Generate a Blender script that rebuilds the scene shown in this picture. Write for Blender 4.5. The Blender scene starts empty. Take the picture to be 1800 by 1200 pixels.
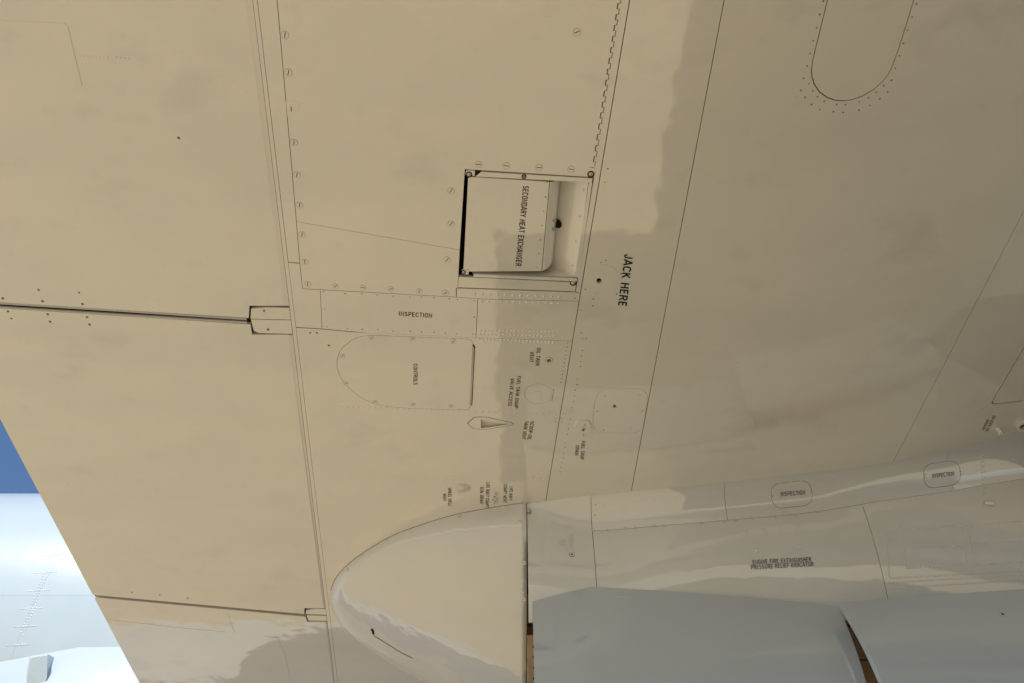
import bpy, bmesh, math, random
from mathutils import Vector, Matrix
from mathutils.geometry import delaunay_2d_cdt
from mathutils.bvhtree import BVHTree
random.seed(7)
R = math.radians
SC = bpy.context.scene
COL = SC.collection

# ------------------------------------------------------------------ camera
CAM = Vector((0, 0, 1.6)); ELEV = R(53.0); FPX = 1400.0
cd = bpy.data.cameras.new('camera'); cam = bpy.data.objects.new('camera', cd); COL.objects.link(cam)
cam.location = CAM; cam.rotation_euler = (R(90) + ELEV, 0, 0)
cd.sensor_width = 36.0; cd.lens = 28.0; cd.clip_start = 0.05; cd.clip_end = 3000
SC.camera = cam
# ------------------------------------------------------------------ world, sun, exposure
SUN_EL = R(43); SUN_AZ = R(242)      # direction TOWARDS the sun, measured from +x, counter-clockwise
w = bpy.data.worlds.new('World'); SC.world = w; w.use_nodes = True
nt = w.node_tree; nt.nodes.clear()
sk = nt.nodes.new('ShaderNodeTexSky'); sk.sky_type = 'NISHITA'; sk.sun_disc = False
sk.sun_elevation = SUN_EL; sk.sun_rotation = R(90) - SUN_AZ
bg = nt.nodes.new('ShaderNodeBackground'); bg.inputs['Strength'].default_value = 0.13; sk.ozone_density = 6.0; sk.dust_density = 0.0; sk.air_density = 1.1
wo = nt.nodes.new('ShaderNodeOutputWorld')
nt.links.new(sk.outputs[0], bg.inputs[0]); nt.links.new(bg.outputs[0], wo.inputs[0])
sd = bpy.data.lights.new('sun', 'SUN'); sd.energy = 4.0; sd.angle = R(0.5); sd.color = (1.0, 0.96, 0.91)
so = bpy.data.objects.new('sun', sd); COL.objects.link(so)
sv = Vector((math.cos(SUN_EL)*math.cos(SUN_AZ), math.cos(SUN_EL)*math.sin(SUN_AZ), math.sin(SUN_EL)))
so.rotation_euler = sv.to_track_quat('Z', 'Y').to_euler(); so.location = sv * 30
SC.view_settings.view_transform = 'Standard'; SC.view_settings.look = 'None'
SC.view_settings.exposure = 0.12; SC.view_settings.gamma = 1.0; SC.view_settings.use_curve_mapping = False

# ------------------------------------------------------------------ materials
def mat(name, col, rough=0.4, spec=0.5, bump=None, dirt=0.0, metallic=0.0, coat=0.0, wear=0.0):
    m = bpy.data.materials.new(name); m.use_nodes = True
    t = m.node_tree; b = t.nodes['Principled BSDF']
    b.inputs['Base Color'].default_value = (*col, 1); b.inputs['Roughness'].default_value = rough
    b.inputs['Specular IOR Level'].default_value = spec; b.inputs['Metallic'].default_value = metallic
    b.inputs['Coat Weight'].default_value = coat; b.inputs['Coat IOR'].default_value = 2.25; b.inputs['Coat Roughness'].default_value = 0.035
    geo = t.nodes.new('ShaderNodeNewGeometry')
    if dirt:
        n = t.nodes.new('ShaderNodeTexNoise'); n.inputs['Scale'].default_value = 2.3; n.inputs['Detail'].default_value = 6
        n.inputs['Roughness'].default_value = 0.6
        mp = t.nodes.new('ShaderNodeMapping'); mp.inputs['Scale'].default_value = (0.6, 1.4, 1)
        t.links.new(geo.outputs['Position'], mp.inputs[0]); t.links.new(mp.outputs[0], n.inputs['Vector'])
        r = t.nodes.new('ShaderNodeValToRGB')
        r.color_ramp.elements[0].position = 0.35; r.color_ramp.elements[1].position = 0.62
        r.color_ramp.elements[0].color = (*[c*(1-dirt) for c in col], 1); r.color_ramp.elements[1].color = (*col, 1)
        t.links.new(n.outputs[0], r.inputs[0]); last = r.outputs[0]
        if wear:
            for sc, scl, lo, hi, amt in ((1.3, (1.2, 3, 3), .5, .75, .06), (4.5, (.8, 1.2, 1), .61, .72, .13), (17, (1, 1, 1), .60, .74, .05), (60, (.5, 1, 1), .72, .76, .12)):
                mp2 = t.nodes.new('ShaderNodeMapping'); mp2.inputs['Scale'].default_value = scl; mp2.inputs['Location'].default_value = (sc*1.7, .3*sc, 0)
                n2 = t.nodes.new('ShaderNodeTexNoise'); n2.inputs['Scale'].default_value = sc; n2.inputs['Detail'].default_value = 5
                r2 = t.nodes.new('ShaderNodeValToRGB'); r2.color_ramp.elements[0].position = lo; r2.color_ramp.elements[1].position = hi
                r2.color_ramp.elements[0].color = (0, 0, 0, 1); r2.color_ramp.elements[1].color = (amt*wear, amt*wear, amt*wear, 1)
                mx = t.nodes.new('ShaderNodeMix'); mx.data_type = 'RGBA'; mx.inputs[7].default_value = (.16, .15, .13, 1)
                t.links.new(geo.outputs['Position'], mp2.inputs[0]); t.links.new(mp2.outputs[0], n2.inputs['Vector']); t.links.new(n2.outputs[0], r2.inputs[0])
                t.links.new(r2.outputs[0], mx.inputs[0]); t.links.new(last, mx.inputs[6]); last = mx.outputs[2]
        t.links.new(last, b.inputs['Base Color'])
    if bump:
        prev = None
        for sc, dist, det in bump:
            n = t.nodes.new('ShaderNodeTexNoise'); n.inputs['Scale'].default_value = sc; n.inputs['Detail'].default_value = det
            n.inputs['Roughness'].default_value = 0.45
            t.links.new(geo.outputs['Position'], n.inputs['Vector'])
            bp = t.nodes.new('ShaderNodeBump'); bp.inputs['Distance'].default_value = dist; bp.inputs['Strength'].default_value = 1
            t.links.new(n.outputs[0], bp.inputs['Height'])
            if prev: t.links.new(prev.outputs[0], bp.inputs['Normal'])
            prev = bp
        t.links.new(prev.outputs[0], b.inputs['Normal'])
        if coat: t.links.new(prev.outputs[0], b.inputs['Coat Normal'])
    return m
WHITE = (0.76, 0.755, 0.73)
M_PAINT = mat('wing paint', WHITE, 0.4, 0.5, [(2.2, 0.0019, 1), (9, 0.0009, 2)], 0.05, 0, 1.0, 1.0)
M_NAC = mat('nacelle paint', (0.66, 0.70, 0.745), 0.35, 0.5, [(2.6, 0.007, 1), (9, 0.0016, 2)], 0.04, 0, 1.0, .8)
M_TAIL = mat('tail fairing paint', (0.69, 0.71, 0.735), 0.35, 0.5, [(3.0, 0.005, 1), (14, 0.002, 3)], 0.04, 0, 0.7)
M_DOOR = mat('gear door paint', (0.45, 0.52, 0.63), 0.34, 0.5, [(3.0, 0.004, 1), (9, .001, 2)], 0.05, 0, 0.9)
M_FUS = mat('fuselage paint', (0.52, 0.595, 0.625), 0.22, 0.5, [(5.0, 0.0016, 1)], 0.03)
M_SEAL = mat('seal strip', (0.5, 0.5, 0.5), 0.5)
M_DARK = mat('dark cavity', (0.018, 0.016, 0.014), 0.8, 0.2)
M_STRUCT = mat('inner structure', (0.05, 0.045, 0.04), 0.8, 0.2)
M_BROWN = mat('wheel well primer', (0.70, 0.50, 0.31), 0.6, 0.3, [(30, 0.002, 3)], 0.5)
M_INK = mat('black lettering', (0.012, 0.012, 0.015), 0.4, 0.4)
M_DOT = mat('rivet dimple', (0.19, 0.17, 0.14), 0.7, 0.2)
M_METAL = mat('bare metal', (0.55, 0.55, 0.55), 0.35, 0.5, None, 0.2, 0.6)
M_PAD = mat('pale reflector pad', (0.70, 0.70, 0.67), 0.9, 0.2, [(25, 0.004, 4)], 0.1)  # for the added ground pad mirrored in the wing paint
M_GROUND = mat('tan concrete apron', (0.63, 0.49, 0.29), 0.9, 0.2, [(25, 0.006, 4)], 0.14)

# ------------------------------------------------------------------ projection helpers
SE, CE = math.sin(ELEV), math.cos(ELEV)
def ray(u, v):
    X = (u - 900) / FPX; Y = -(v - 600) / FPX
    return Vector((X, CE - Y * SE, SE + Y * CE))
Z0 = 3.4; GZ = 0.5
def curv(x):
    """the lower surface sweeps up towards the leading edge"""
    if x < .35: return 0.0
    if x < 1.5: return .1*(x-.35)**2
    return .13225 + .23*(x-1.5) if x < 2.3 else .31625 + .1*(x-2.3)
def wp(u, v, dz=0.0):
    """point of the lower wing skin, dz metres above it"""
    d = ray(u, v); x = 0.0
    for _ in range(12):
        t = (Z0 + curv(x) + dz - CAM.z) / d.z; x = d.x * t
    return CAM + d * t
def wing_surf(u, v):
    P = wp(u, v); sl = (curv(P.x + .01) - curv(P.x - .01)) / .02
    return P, Vector((sl, 0, -1)).normalized()

# ------------------------------------------------------------------ object helpers
def empty(name, loc=(0, 0, 0), parent=None):
    o = bpy.data.objects.new(name, None); COL.objects.link(o); o.location = loc
    if parent: o.parent = parent
    return o
def mesh_obj(name, verts, faces, m, parent=None, smooth=False, fm=None, kind=None):
    me = bpy.data.meshes.new(name); me.from_pydata([tuple(v) for v in verts], [], faces)
    for x in (m if isinstance(m, (list, tuple)) else [m]): me.materials.append(x)
    if fm:
        for p, i in zip(me.polygons, fm): p.material_index = i
    if smooth:
        for p in me.polygons: p.use_smooth = True
    me.update()
    o = bpy.data.objects.new(name, me); COL.objects.link(o)
    if parent: o.parent = parent
    if kind: o['kind'] = kind
    return o
class MB:
    def __init__(s): s.v = []; s.f = []; s.m = []
    def add(s, vs, fs, mi=0):
        b = len(s.v); s.v += [tuple(x) for x in vs]
        for f in fs: s.f.append([b + i for i in f]); s.m.append(mi)
    def build(s, name, m, parent=None, smooth=False, kind=None):
        return mesh_obj(name, s.v, s.f, m, parent, smooth, s.m, kind)
def area(p): return 0.5 * sum(p[i][0]*p[(i+1) % len(p)][1] - p[(i+1) % len(p)][0]*p[i][1] for i in range(len(p)))
def offset(poly, g):
    """inset (g>0) of a closed 2-D loop, g a number or one per edge"""
    n = len(poly); 
    if area(poly) < 0:
        poly = poly[::-1]
        if not isinstance(g, (int, float)): g = [g[(n - 2 - i) % n] for i in range(n)]
    gs = [g] * n if isinstance(g, (int, float)) else g
    out = []
    for i in range(n):
        p0, p1, p2 = Vector(poly[i-1][:2]), Vector(poly[i][:2]), Vector(poly[(i+1) % n][:2])
        a = (p1-p0).normalized(); b = (p2-p1).normalized()
        na = Vector((-a.y, a.x)); nb = Vector((-b.y, b.x)); ga, gb = gs[i-1], gs[i]
        cr = a.x*b.y - a.y*b.x
        if abs(cr) < 0.05: q = p1 + (na+nb).normalized() * (ga+gb) / 2
        else:
            A = p1 + na*ga; B = p1 + nb*gb
            t = ((B-A).x*b.y - (B-A).y*b.x) / cr; q = A + a*t
        out.append((q.x, q.y))
    return out
def inside(p, poly):
    c = False; x, y = p; n = len(poly)
    for i in range(n):
        (x1, y1), (x2, y2) = poly[i][:2], poly[i-1][:2]
        if (y1 > y) != (y2 > y) and x < (x2-x1)*(y-y1)/(y2-y1)+x1: c = not c
    return c
def dens(l, step=.08):
    out = []
    for i in range(len(l)):
        a, b = Vector(l[i][:2]), Vector(l[(i+1) % len(l)][:2]); n = max(1, int((b-a).length/step)) if max(a.x, b.x) > .35 else 1
        out += [tuple(a.lerp(b, k/n)) for k in range(n)]
    return out
def slab(name, outer, holes, z, th, m, parent, smooth=False):
    """flat plate with holes in the wing plane: lower face at z, thickness th upwards"""
    bent = max(p[0] for p in outer) > .4
    if bent: outer = dens(outer); holes = [dens(h) for h in holes]
    loops = [outer] + holes; pts = []; ed = []
    for l in loops:
        b = len(pts); pts += [Vector(p[:2]) for p in l]; ed += [(b+i, b+(i+1) % len(l)) for i in range(len(l))]
    if bent:
        x0, x1 = max(.35, min(p[0] for p in outer)), max(p[0] for p in outer); y0, y1 = min(p[1] for p in outer), max(p[1] for p in outer)
        nx, ny = int((x1-x0)/.09), int((y1-y0)/.09)
        for i in range(1, nx):
            for j in range(1, ny):
                q = (x0+(x1-x0)*i/nx, y0+(y1-y0)*j/ny)
                if inside(q, outer) and not any(inside(q, h) for h in holes) and min((Vector(q)-a).length for a in pts) > .03: pts.append(Vector(q))
    r = delaunay_2d_cdt(pts, ed, [], 0, 1e-6)
    V, F = r[0], r[2]; keep = []
    for f in F:
        c = sum((V[i] for i in f), Vector((0, 0))) / len(f)
        if inside(c, outer) and not any(inside(c, h) for h in holes):
            a = area([V[i] for i in f]); keep.append(list(f) if a < 0 else list(f)[::-1])
    mb = MB(); mb.add([(p.x, p.y, z + curv(p.x)) for p in V], keep)
    for l in loops:
        k = len(l); cw = area(l) < 0; out = (l is outer)
        q = l if (cw != out) else l[::-1]
        mb.add([(p[0], p[1], z+curv(p[0])) for p in q] + [(p[0], p[1], z+th+curv(p[0])) for p in q], [(i, (i+1) % k, k+(i+1) % k, k+i) for i in range(k)])
    o = mb.build(name, m, parent, smooth)
    if bent:
        me = o.data; nr = []
        for i, p in enumerate(me.polygons):
            if i < len(keep):
                p.use_smooth = True
                for li in p.loop_indices:
                    x = me.vertices[me.loops[li].vertex_index].co.x; sl = (curv(x+.01)-curv(x-.01))/.02; nr.append(tuple(Vector((sl, 0, -1)).normalized()))
            else: nr += [tuple(p.normal)]*p.loop_total
        me.normals_split_custom_set(nr)
    return o
def W(pts): return [tuple(wp(*p)[:2]) for p in pts]
def panel(name, px, holes=(), gap=0.0016, hgap=None, dz=0.0, th=0.012, m=None, parent=None):
    g = [x/2 for x in gap] if isinstance(gap, (list, tuple)) else gap/2
    o = offset(W(px), g)
    hs = []
    for h in holes:
        hp = W(h[0]) if isinstance(h, tuple) else W(h); hg = h[1] if isinstance(h, tuple) else 0.0014
        hs.append(offset(hp, -hg/2))
    return slab(name, o, hs, Z0+dz, th, m or M_PAINT, parent or wing)
def circ(u, v, r, n=20, ry=None):
    return [(u + r*math.cos(2*math.pi*i/n), v + (ry or r)*math.sin(2*math.pi*i/n)) for i in range(n)]
def rrect(c, rad, n=6):
    """closed px polygon with corners rounded; rad number or one per corner"""
    out = []; k = len(c); rr = [rad]*k if isinstance(rad, (int, float)) else rad
    for i in range(k):
        p0, p1, p2 = Vector(c[i-1]), Vector(c[i]), Vector(c[(i+1) % k]); r = rr[i]
        if r == 0: out.append(tuple(p1)); continue
        A = p1 + (p0-p1).normalized()*r; B = p1 + (p2-p1).normalized()*r
        for j in range(n+1):
            t = j/n; out.append(tuple(A*(1-t)**2 + p1*2*t*(1-t) + B*t*t))
    return out
def circ_w(cx, cy, r, n=16): return [(cx + r*math.cos(2*math.pi*i/n), cy + r*math.sin(2*math.pi*i/n)) for i in range(n)]
def frame(n):
    n = n.normalized(); a = Vector((1, 0, 0)) if abs(n.x) < 0.9 else Vector((0, 1, 0))
    x = (a - n*a.dot(n)).normalized(); return x, n.cross(x), n
def disc_mb(mb, P, n, r, off, h, seg=10, mi=0, dome=False):
    x, y, z = frame(n)
    ring = [P + z*off + (x*math.cos(2*math.pi*i/seg) + y*math.sin(2*math.pi*i/seg))*r for i in range(seg)]
    if dome:
        r2 = [P + z*(off+h*0.75) + (x*math.cos(2*math.pi*i/seg) + y*math.sin(2*math.pi*i/seg))*r*0.6 for i in range(seg)]
        mb.add(ring + r2 + [P + z*(off+h)], [(i, (i+1) % seg, seg+(i+1) % seg, seg+i) for i in range(seg)] + [(seg+i, seg+(i+1) % seg, 2*seg) for i in range(seg)], mi)
    else:
        top = [p + z*h for p in ring]
        mb.add(ring + top, [(i, (i+1) % seg, seg+(i+1) % seg, seg+i) for i in range(seg)] + [tuple(range(seg, 2*seg))], mi)
def ring_mb(mb, P, n, ri, ro, h, seg=20, mi=0, off=0.0):
    x, y, z = frame(n); L = []
    for rr, hh in ((ro, 0), (ro*0.96+ri*0.04, h), (ri*1.04, h), (ri, -0.002)):
        L.append([P + z*(hh+off) + (x*math.cos(2*math.pi*i/seg) + y*math.sin(2*math.pi*i/seg))*rr for i in range(seg)])
    vs = sum(L, [])
    mb.add(vs, [(k*seg+i, k*seg+(i+1) % seg, (k+1)*seg+(i+1) % seg, (k+1)*seg+i) for k in range(3) for i in range(seg)], mi)
def rivets(name, pts, surf, parent, r=0.0026, h=0.0010, dark=False, jit=0.0, m=None):
    mb = MB()
    for p in pts:
        P, n = surf(p[0] + random.uniform(-jit, jit), p[1] + random.uniform(-jit, jit))
        if P is None: continue
        if dark: disc_mb(mb, P, n, r*random.uniform(0.8, 1.15), 0.0, 0.00025, 8, 0)
        else: disc_mb(mb, P, n, r*random.uniform(0.9, 1.1), 0.0, h*random.uniform(0.6, 1.15), 8, 0, True)
    return mb.build(name, m or (M_DOT if dark else M_PAINT), parent, not dark, 'stuff')
def line(a, b, n): return [(a[0]+(b[0]-a[0])*i/(n-1), a[1]+(b[1]-a[1])*i/(n-1)) for i in range(n)]
_screw = {}
def screw(u, v, surf=wing_surf, r=0.0082, ang=0.0, parent=None, m=None, name='screw'):
    m = m or M_PAINT
    key = (round(r, 5), m.name)
    if key not in _screw:
        mb = MB(); Z = Vector((0, 0, 1)); O = Vector((0, 0, 0))
        disc_mb(mb, O, Z, r*1.09, 0.0, 0.0002, 16, 1)
        disc_mb(mb, O, Z, r, 0.0002, 0.0005, 16, 0)
        s = r*0.72; t = r*0.15
        mb.add([(-s, -t, 0.0008), (s, -t, 0.0008), (s, t, 0.0008), (-s, t, 0.0008)], [(0, 1, 2, 3)], 1)
        me = bpy.data.meshes.new(name); me.from_pydata(mb.v, [], mb.f); me.materials.append(m); me.materials.append(M_DOT)
        for p, i in zip(me.polygons, mb.m): p.material_index = i
        _screw[key] = me
    P, n = surf(u, v)
    o = bpy.data.objects.new(name, _screw[key]); COL.objects.link(o); o.parent = parent or wing
    x, y, z = frame(n)
    M = Matrix((x, y, z)).transposed().to_4x4(); M.translation = P
    o.matrix_local = M @ Matrix.Rotation(ang, 4, 'Z')
    return o
def arc(cx, cy, rx, ry, a0, a1, n=7): return [(cx + rx*math.cos(R(a0+(a1-a0)*i/n)), cy + ry*math.sin(R(a0+(a1-a0)*i/n))) for i in range(n+1)]
GL = {                                                           # block capitals as strokes: advance width, polylines (cap height 1)
 'A': (.72, [[(.02, 0), (.34, 1), (.38, 1), (.70, 0)], [(.14, .3), (.58, .3)]]),
 'C': (.68, [arc(.35, .66, .27, .28, 20, 180) + arc(.35, .34, .27, .28, 180, 340)]),
 'D': (.68, [[(.1, .06), (.1, .94), (.34, .94)] + arc(.34, .62, .26, .32, 80, 0) + arc(.34, .38, .26, .32, 0, -80) + [(.34, .06), (.1, .06)]]),
 'E': (.60, [[(.55, .06), (.1, .06), (.1, .94), (.54, .94)], [(.1, .52), (.5, .52)]]),
 'F': (.57, [[(.1, 0), (.1, .94), (.54, .94)], [(.1, .5), (.48, .5)]]),
 'G': (.72, [arc(.36, .66, .27, .28, 22, 180) + arc(.36, .34, .27, .28, 180, 300) + [(.62, .22), (.62, .47), (.38, .47)]]),
 'H': (.70, [[(.1, 0), (.1, 1)], [(.6, 0), (.6, 1)], [(.1, .53), (.6, .53)]]),
 'I': (.22, [[(.11, 0), (.11, 1)]]),
 'J': (.55, [[(.44, 1), (.44, .3)] + arc(.26, .28, .18, .22, 0, -180) + [(.08, .34)]]),
 'K': (.68, [[(.1, 0), (.1, 1)], [(.6, 1), (.12, .42)], [(.27, .58), (.64, 0)]]),
 'L': (.55, [[(.1, 1), (.1, .06), (.53, .06)]]),
 'M': (.80, [[(.1, 0), (.1, .97), (.4, .1), (.7, .97), (.7, 0)]]),
 'N': (.70, [[(.1, 0), (.1, .96), (.6, .04), (.6, 1)]]),
 'O': (.72, [arc(.36, .64, .28, .3, 0, 180) + arc(.36, .36, .28, .3, 180, 360) + [(.64, .64)]]),
 'P': (.63, [[(.1, 0), (.1, .94), (.34, .94)] + arc(.34, .7, .23, .24, 80, -80) + [(.34, .45), (.1, .45)]]),
 'R': (.68, [[(.1, 0), (.1, .94), (.36, .94)] + arc(.36, .72, .22, .22, 80, -80) + [(.36, .49), (.1, .49)], [(.38, .48), (.62, 0)]]),
 'S': (.64, [arc(.32, .72, .22, .22, 25, 200) + [(.2, .55), (.42, .46)] + arc(.32, .28, .24, .22, 40, -160)]),
 'T': (.60, [[(.02, .94), (.58, .94)], [(.3, .94), (.3, 0)]]),
 'U': (.70, [[(.1, 1), (.1, .34)] + arc(.35, .31, .25, .25, 180, 360) + [(.6, .34), (.6, 1)]]),
 'V': (.66, [[(.02, 1), (.31, .02), (.35, .02), (.64, 1)]]),
 'W': (.96, [[(.02, 1), (.24, .03), (.48, .93), (.72, .03), (.94, 1)]]),
 'X': (.66, [[(.03, 0), (.63, 1)], [(.63, 0), (.03, 1)]]),
 'Y': (.66, [[(.02, 1), (.33, .45), (.64, 1)], [(.33, .45), (.33, 0)]]),
 '-': (.36, [[(.05, .42), (.31, .42)]]), ' ': (.34, [])}
def text_px(st, b0, b1, cap, surf, parent, bold=0.082, off=0.0005, name='lettering', m=None):
    mb = MB(); adv = 0.0; pieces = []
    for ch in st:
        wd, pl = GL[ch]
        for p in pl: pieces.append([Vector((x + adv, y)) for x, y in p])
        adv += wd + .14
    adv -= .14; b0, b1, cap = Vector(b0), Vector(b1), Vector(cap)
    for p in pieces:
        L, Rr = [], []
        for i, q in enumerate(p):
            d0 = (q - p[i-1]).normalized() if i else None; d1 = (p[i+1] - q).normalized() if i < len(p)-1 else None
            if d0 is None: d0 = d1
            if d1 is None: d1 = d0
            n0, n1 = Vector((-d0.y, d0.x)), Vector((-d1.y, d1.x)); nn = n0 + n1
            nn = nn.normalized() / max(.45, nn.normalized().dot(n0)) if nn.length > 1e-4 else n0
            L.append(q + nn*bold); Rr.append(q - nn*bold)
        vs = []
        for q in L + Rr:
            a = b0 + (b1-b0)*(q.x/adv) + cap*q.y; P, n = surf(a.x, a.y); vs.append(P + n*off)
        k = len(L); mb.add(vs, [(i, k+i, k+i+1, i+1) for i in range(k-1)])
    return mb.build(name, m or M_INK, parent)
def box_mb(mb, x0, x1, y0, y1, z0, z1, mi=0):
    mb.add([(x0, y0, z0), (x1, y0, z0), (x1, y1, z0), (x0, y1, z0), (x0, y0, z1), (x1, y0, z1), (x1, y1, z1), (x0, y1, z1)],
           [(3, 2, 1, 0), (4, 5, 6, 7), (0, 1, 5, 4), (1, 2, 6, 5), (2, 3, 7, 6), (3, 0, 4, 7)], mi)
def strip_px(name, pts, width, z0, th, m, parent):
    """bar along a px polyline in the wing plane, width in metres"""
    P = [Vector(wp(*p)[:2]) for p in pts]; L = []; Rr = []
    for i, p in enumerate(P):
        d = ((P[min(i+1, len(P)-1)] - P[max(i-1, 0)])).normalized(); nn = Vector((-d.y, d.x))
        L.append(tuple(p + nn*width/2)); Rr.append(tuple(p - nn*width/2))
    return slab(name, L + Rr[::-1], [], Z0+z0, th, m, parent)

# ------------------------------------------------------------------ ground
g = mesh_obj('ground', [(-400, -400, GZ), (400, -400, GZ), (400, 400, GZ), (-400, 400, GZ)], [(0, 1, 2, 3)], M_GROUND); g['kind'] = 'structure'

pad = mesh_obj('reflector_pad', [(-60, 7.1, GZ+.004), (60, 7.1, GZ+.004), (60, 60, GZ+.004), (-60, 60, GZ+.004)], [(0, 1, 2, 3)], M_PAD); pad['kind'] = 'structure'  # unseen pale sheet, added so the lower left wing skin reflects it
# ------------------------------------------------------------------ the airplane
plane = empty('airplane', (0, 0, 0))
plane['label'] = 'white airliner with open gear doors, seen from under its wing'
plane['category'] = 'airplane'

# wing body (upper skin, nose and hidden structure); the lower skin is made of panels
ys = [(-16, 0.2, 3.8), (-0.13, -0.42, 5.3), (-0.12, -1.52, 5.3), (5.0, -1.52, 5.6)]      # y, trailing edge x, leading edge x
mb = MB(); NS = 22; rows = []
for y, te, le in ys:
    c = le - te; row = []; zl = curv(le) + .1
    for i in range(NS+1):                                           # upper side from trailing edge to nose
        q = i/NS; row.append((te + c*q, y, Z0 + .05 + (zl-.05)*q + .36*c/6*4*(q**.8)*max(1-q, 0)**.55))
    row.append((le + .03, y, Z0 + zl - .06))
    for i in range(9): x = le + (2.27-le)*i/8; row.append((x, y, Z0 + curv(x) + (.0 if i else .01)))
    row += [(2.26, y, Z0 + curv(2.27) + .175), (.9, y, Z0 + .19), (te + .21*c, y, Z0 + .175), (te + .19*c, y, Z0 + .022), (te, y, Z0 + .022)]
    rows.append(row)
k = len(rows[0])
for r_ in rows: mb.v += r_
for j in range(len(rows)-1):
    for i in range(k):
        mb.f.append([j*k+i, j*k+(i+1) % k, (j+1)*k+(i+1) % k, (j+1)*k+i]); mb.m.append(1 if i >= k-6 else 0)
for j in (0, len(rows)-1): mb.f.append(list(range(j*k, j*k+k))); mb.m.append(0)
wing = mb.build('wing', [M_PAINT, M_STRUCT], plane)
wing['label'] = 'beige lit white lower wing skin with panel seams, screws and lettering'
# lower skin outboard of the photograph
ya, yb = wp(900, -600).y - 0.002, -16
vs, fs = [], []
for i in range(25):
    q = i/24; xa, xb = -.46 + (2.265+.46)*q, .17 + (2.27-.17)*q
    vs += [(xa, ya, Z0+curv(xa)), (xb, yb, Z0+curv(xb)), (xa, ya, Z0+curv(xa)+.015), (xb, yb, Z0+curv(xb)+.015)]
for i in range(24): b = 4*i; fs += [(b, b+4, b+5, b+1), (b+2, b+3, b+7, b+6), (b, b+2, b+6, b+4), (b+1, b+5, b+7, b+3)]
fs.append((0, 1, 3, 2))
mesh_obj('outer_skin', vs, fs, M_PAINT, wing, True)

flap = empty('flap', (0, 0, 0), plane); flap['label'] = 'plain flap skin along the trailing edge, split by two sealed joints'

A0 = lambda v: 432 + 0.128*v
A1 = lambda v: 444 + 0.1202*v
A2 = lambda v: 452 + 0.1183*v
TE = lambda v: (v - 735)*0.527
B = lambda v: 1273 - 0.1895*v
C = lambda v: 1107 - 0.168*v
D = lambda v: 1800 - 0.5227*(v - 370)
def ps(f, *vs): return [(f(v), v) for v in vs]

# flap panels
panel('skin_panel', [(TE(525), 525), (437, 559.5), (438.5, 538), (A0(538), 538), (A0(-600), -600), (TE(-600), -600)], gap=0.0, parent=flap)
panel('skin_panel', [(TE(536), 536), (440, 571), (443, 589), (A0(589), 589), (A0(1068), 1068), (535, 1068), (535, 1078.3), (172, 1045.3), (TE(1044), 1044)], gap=0.0, parent=flap)
panel('skin_panel', [(TE(1050), 1050), (172, 1049.5), (537, 1083), (540, 1092), (A0(1092), 1092), (A0(1500), 1500), (TE(1500), 1500)], gap=0.0, parent=flap)
for va, vb in ((-600, 538), (589.5, 1067.5), (1092.5, 1500)):        # rolled shroud edge beside the flap
    a, b, c, d = wp(A0(va)+.1, va), wp(A1(va)-.4, va, .0022), wp(A1(vb)-.4, vb, .0022), wp(A0(vb)+.1, vb)
    up = Vector((0, 0, .012))
    mesh_obj('shroud_edge', [a, b, c, d, a+up, b+up, c+up, d+up], [(0, 3, 2, 1), (0, 1, 5, 4), (1, 2, 6, 5), (2, 3, 7, 6), (3, 0, 4, 7)], M_PAINT, flap)
panel('skin_panel', ps(A1, -600, 1500) + ps(A2, 1500, -600), gap=0.001)
# sealed joint between the flap sections
strip_px('seal_strip', [(-160, 524.5), (200, 546.8), (433, 562.2)], 0.0062, 0.0012, 0.006, M_SEAL, flap)
strip_px('seal_strip', [(-160, 531.8), (200, 554.2), (434, 568.6)], 0.0062, 0.0012, 0.006, M_SEAL, flap)
for pl in ([(TE(529)+2, 529.5), (300, 550), (440, 561)], [(TE(1047)-1.2, 1047.3), (350, 1064), (537, 1081)]):
    strip_px('gap_filler', pl, 0.05, 0.0135, 0.006, M_DARK, flap)
# track covers: two plates in a dark slot
for pl in ([(441, 543.5), (456, 542), (468, 541), (A1(541)-.3, 542.2), (A1(562)-.3, 563), (439.8, 561.4)],
           [(440.5, 562.2), (A1(563)-.3, 563.9), (A1(586)-.3, 588), (470, 587), (455, 586.4), (446, 583)]):
    panel('track_cover', pl, gap=0.0008, dz=0.001, parent=flap)
for pl in ([(537.5, 1072.5), (550, 1069.8), (A1(1069)-.3, 1069.8), (A1(1080)-.3, 1080), (537, 1078.8)],
           [(538.5, 1081), (A1(1080)-.3, 1082), (A1(1090)-.3, 1090.6), (542, 1090)]):
    panel('track_cover', pl, gap=0.0008, dz=0.001, parent=flap)
# thin doublers riveted on the flap
panel('repair_patch', [(-110, 31), (113, 41.5), (119, 46), (144, 150), (-60, 139)], gap=0, dz=-0.0012, th=0.0011, parent=flap)
panel('repair_patch', [(465, 1117), (489, 1120), (498, 1144), (502, 1152), (520, 1240), (490, 1240), (472, 1150)], gap=0, dz=-0.0010, th=0.0009, parent=flap)
strip_px('lap_edge', [(190, 1088), (300, 1101), (395, 1110)], 0.004, -0.0012, 0.0012, M_PAINT, flap)
strip_px('lap_edge', [(399, 1076), (412, 1111)], 0.0025, -0.0010, 0.001, M_PAINT, flap)

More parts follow.
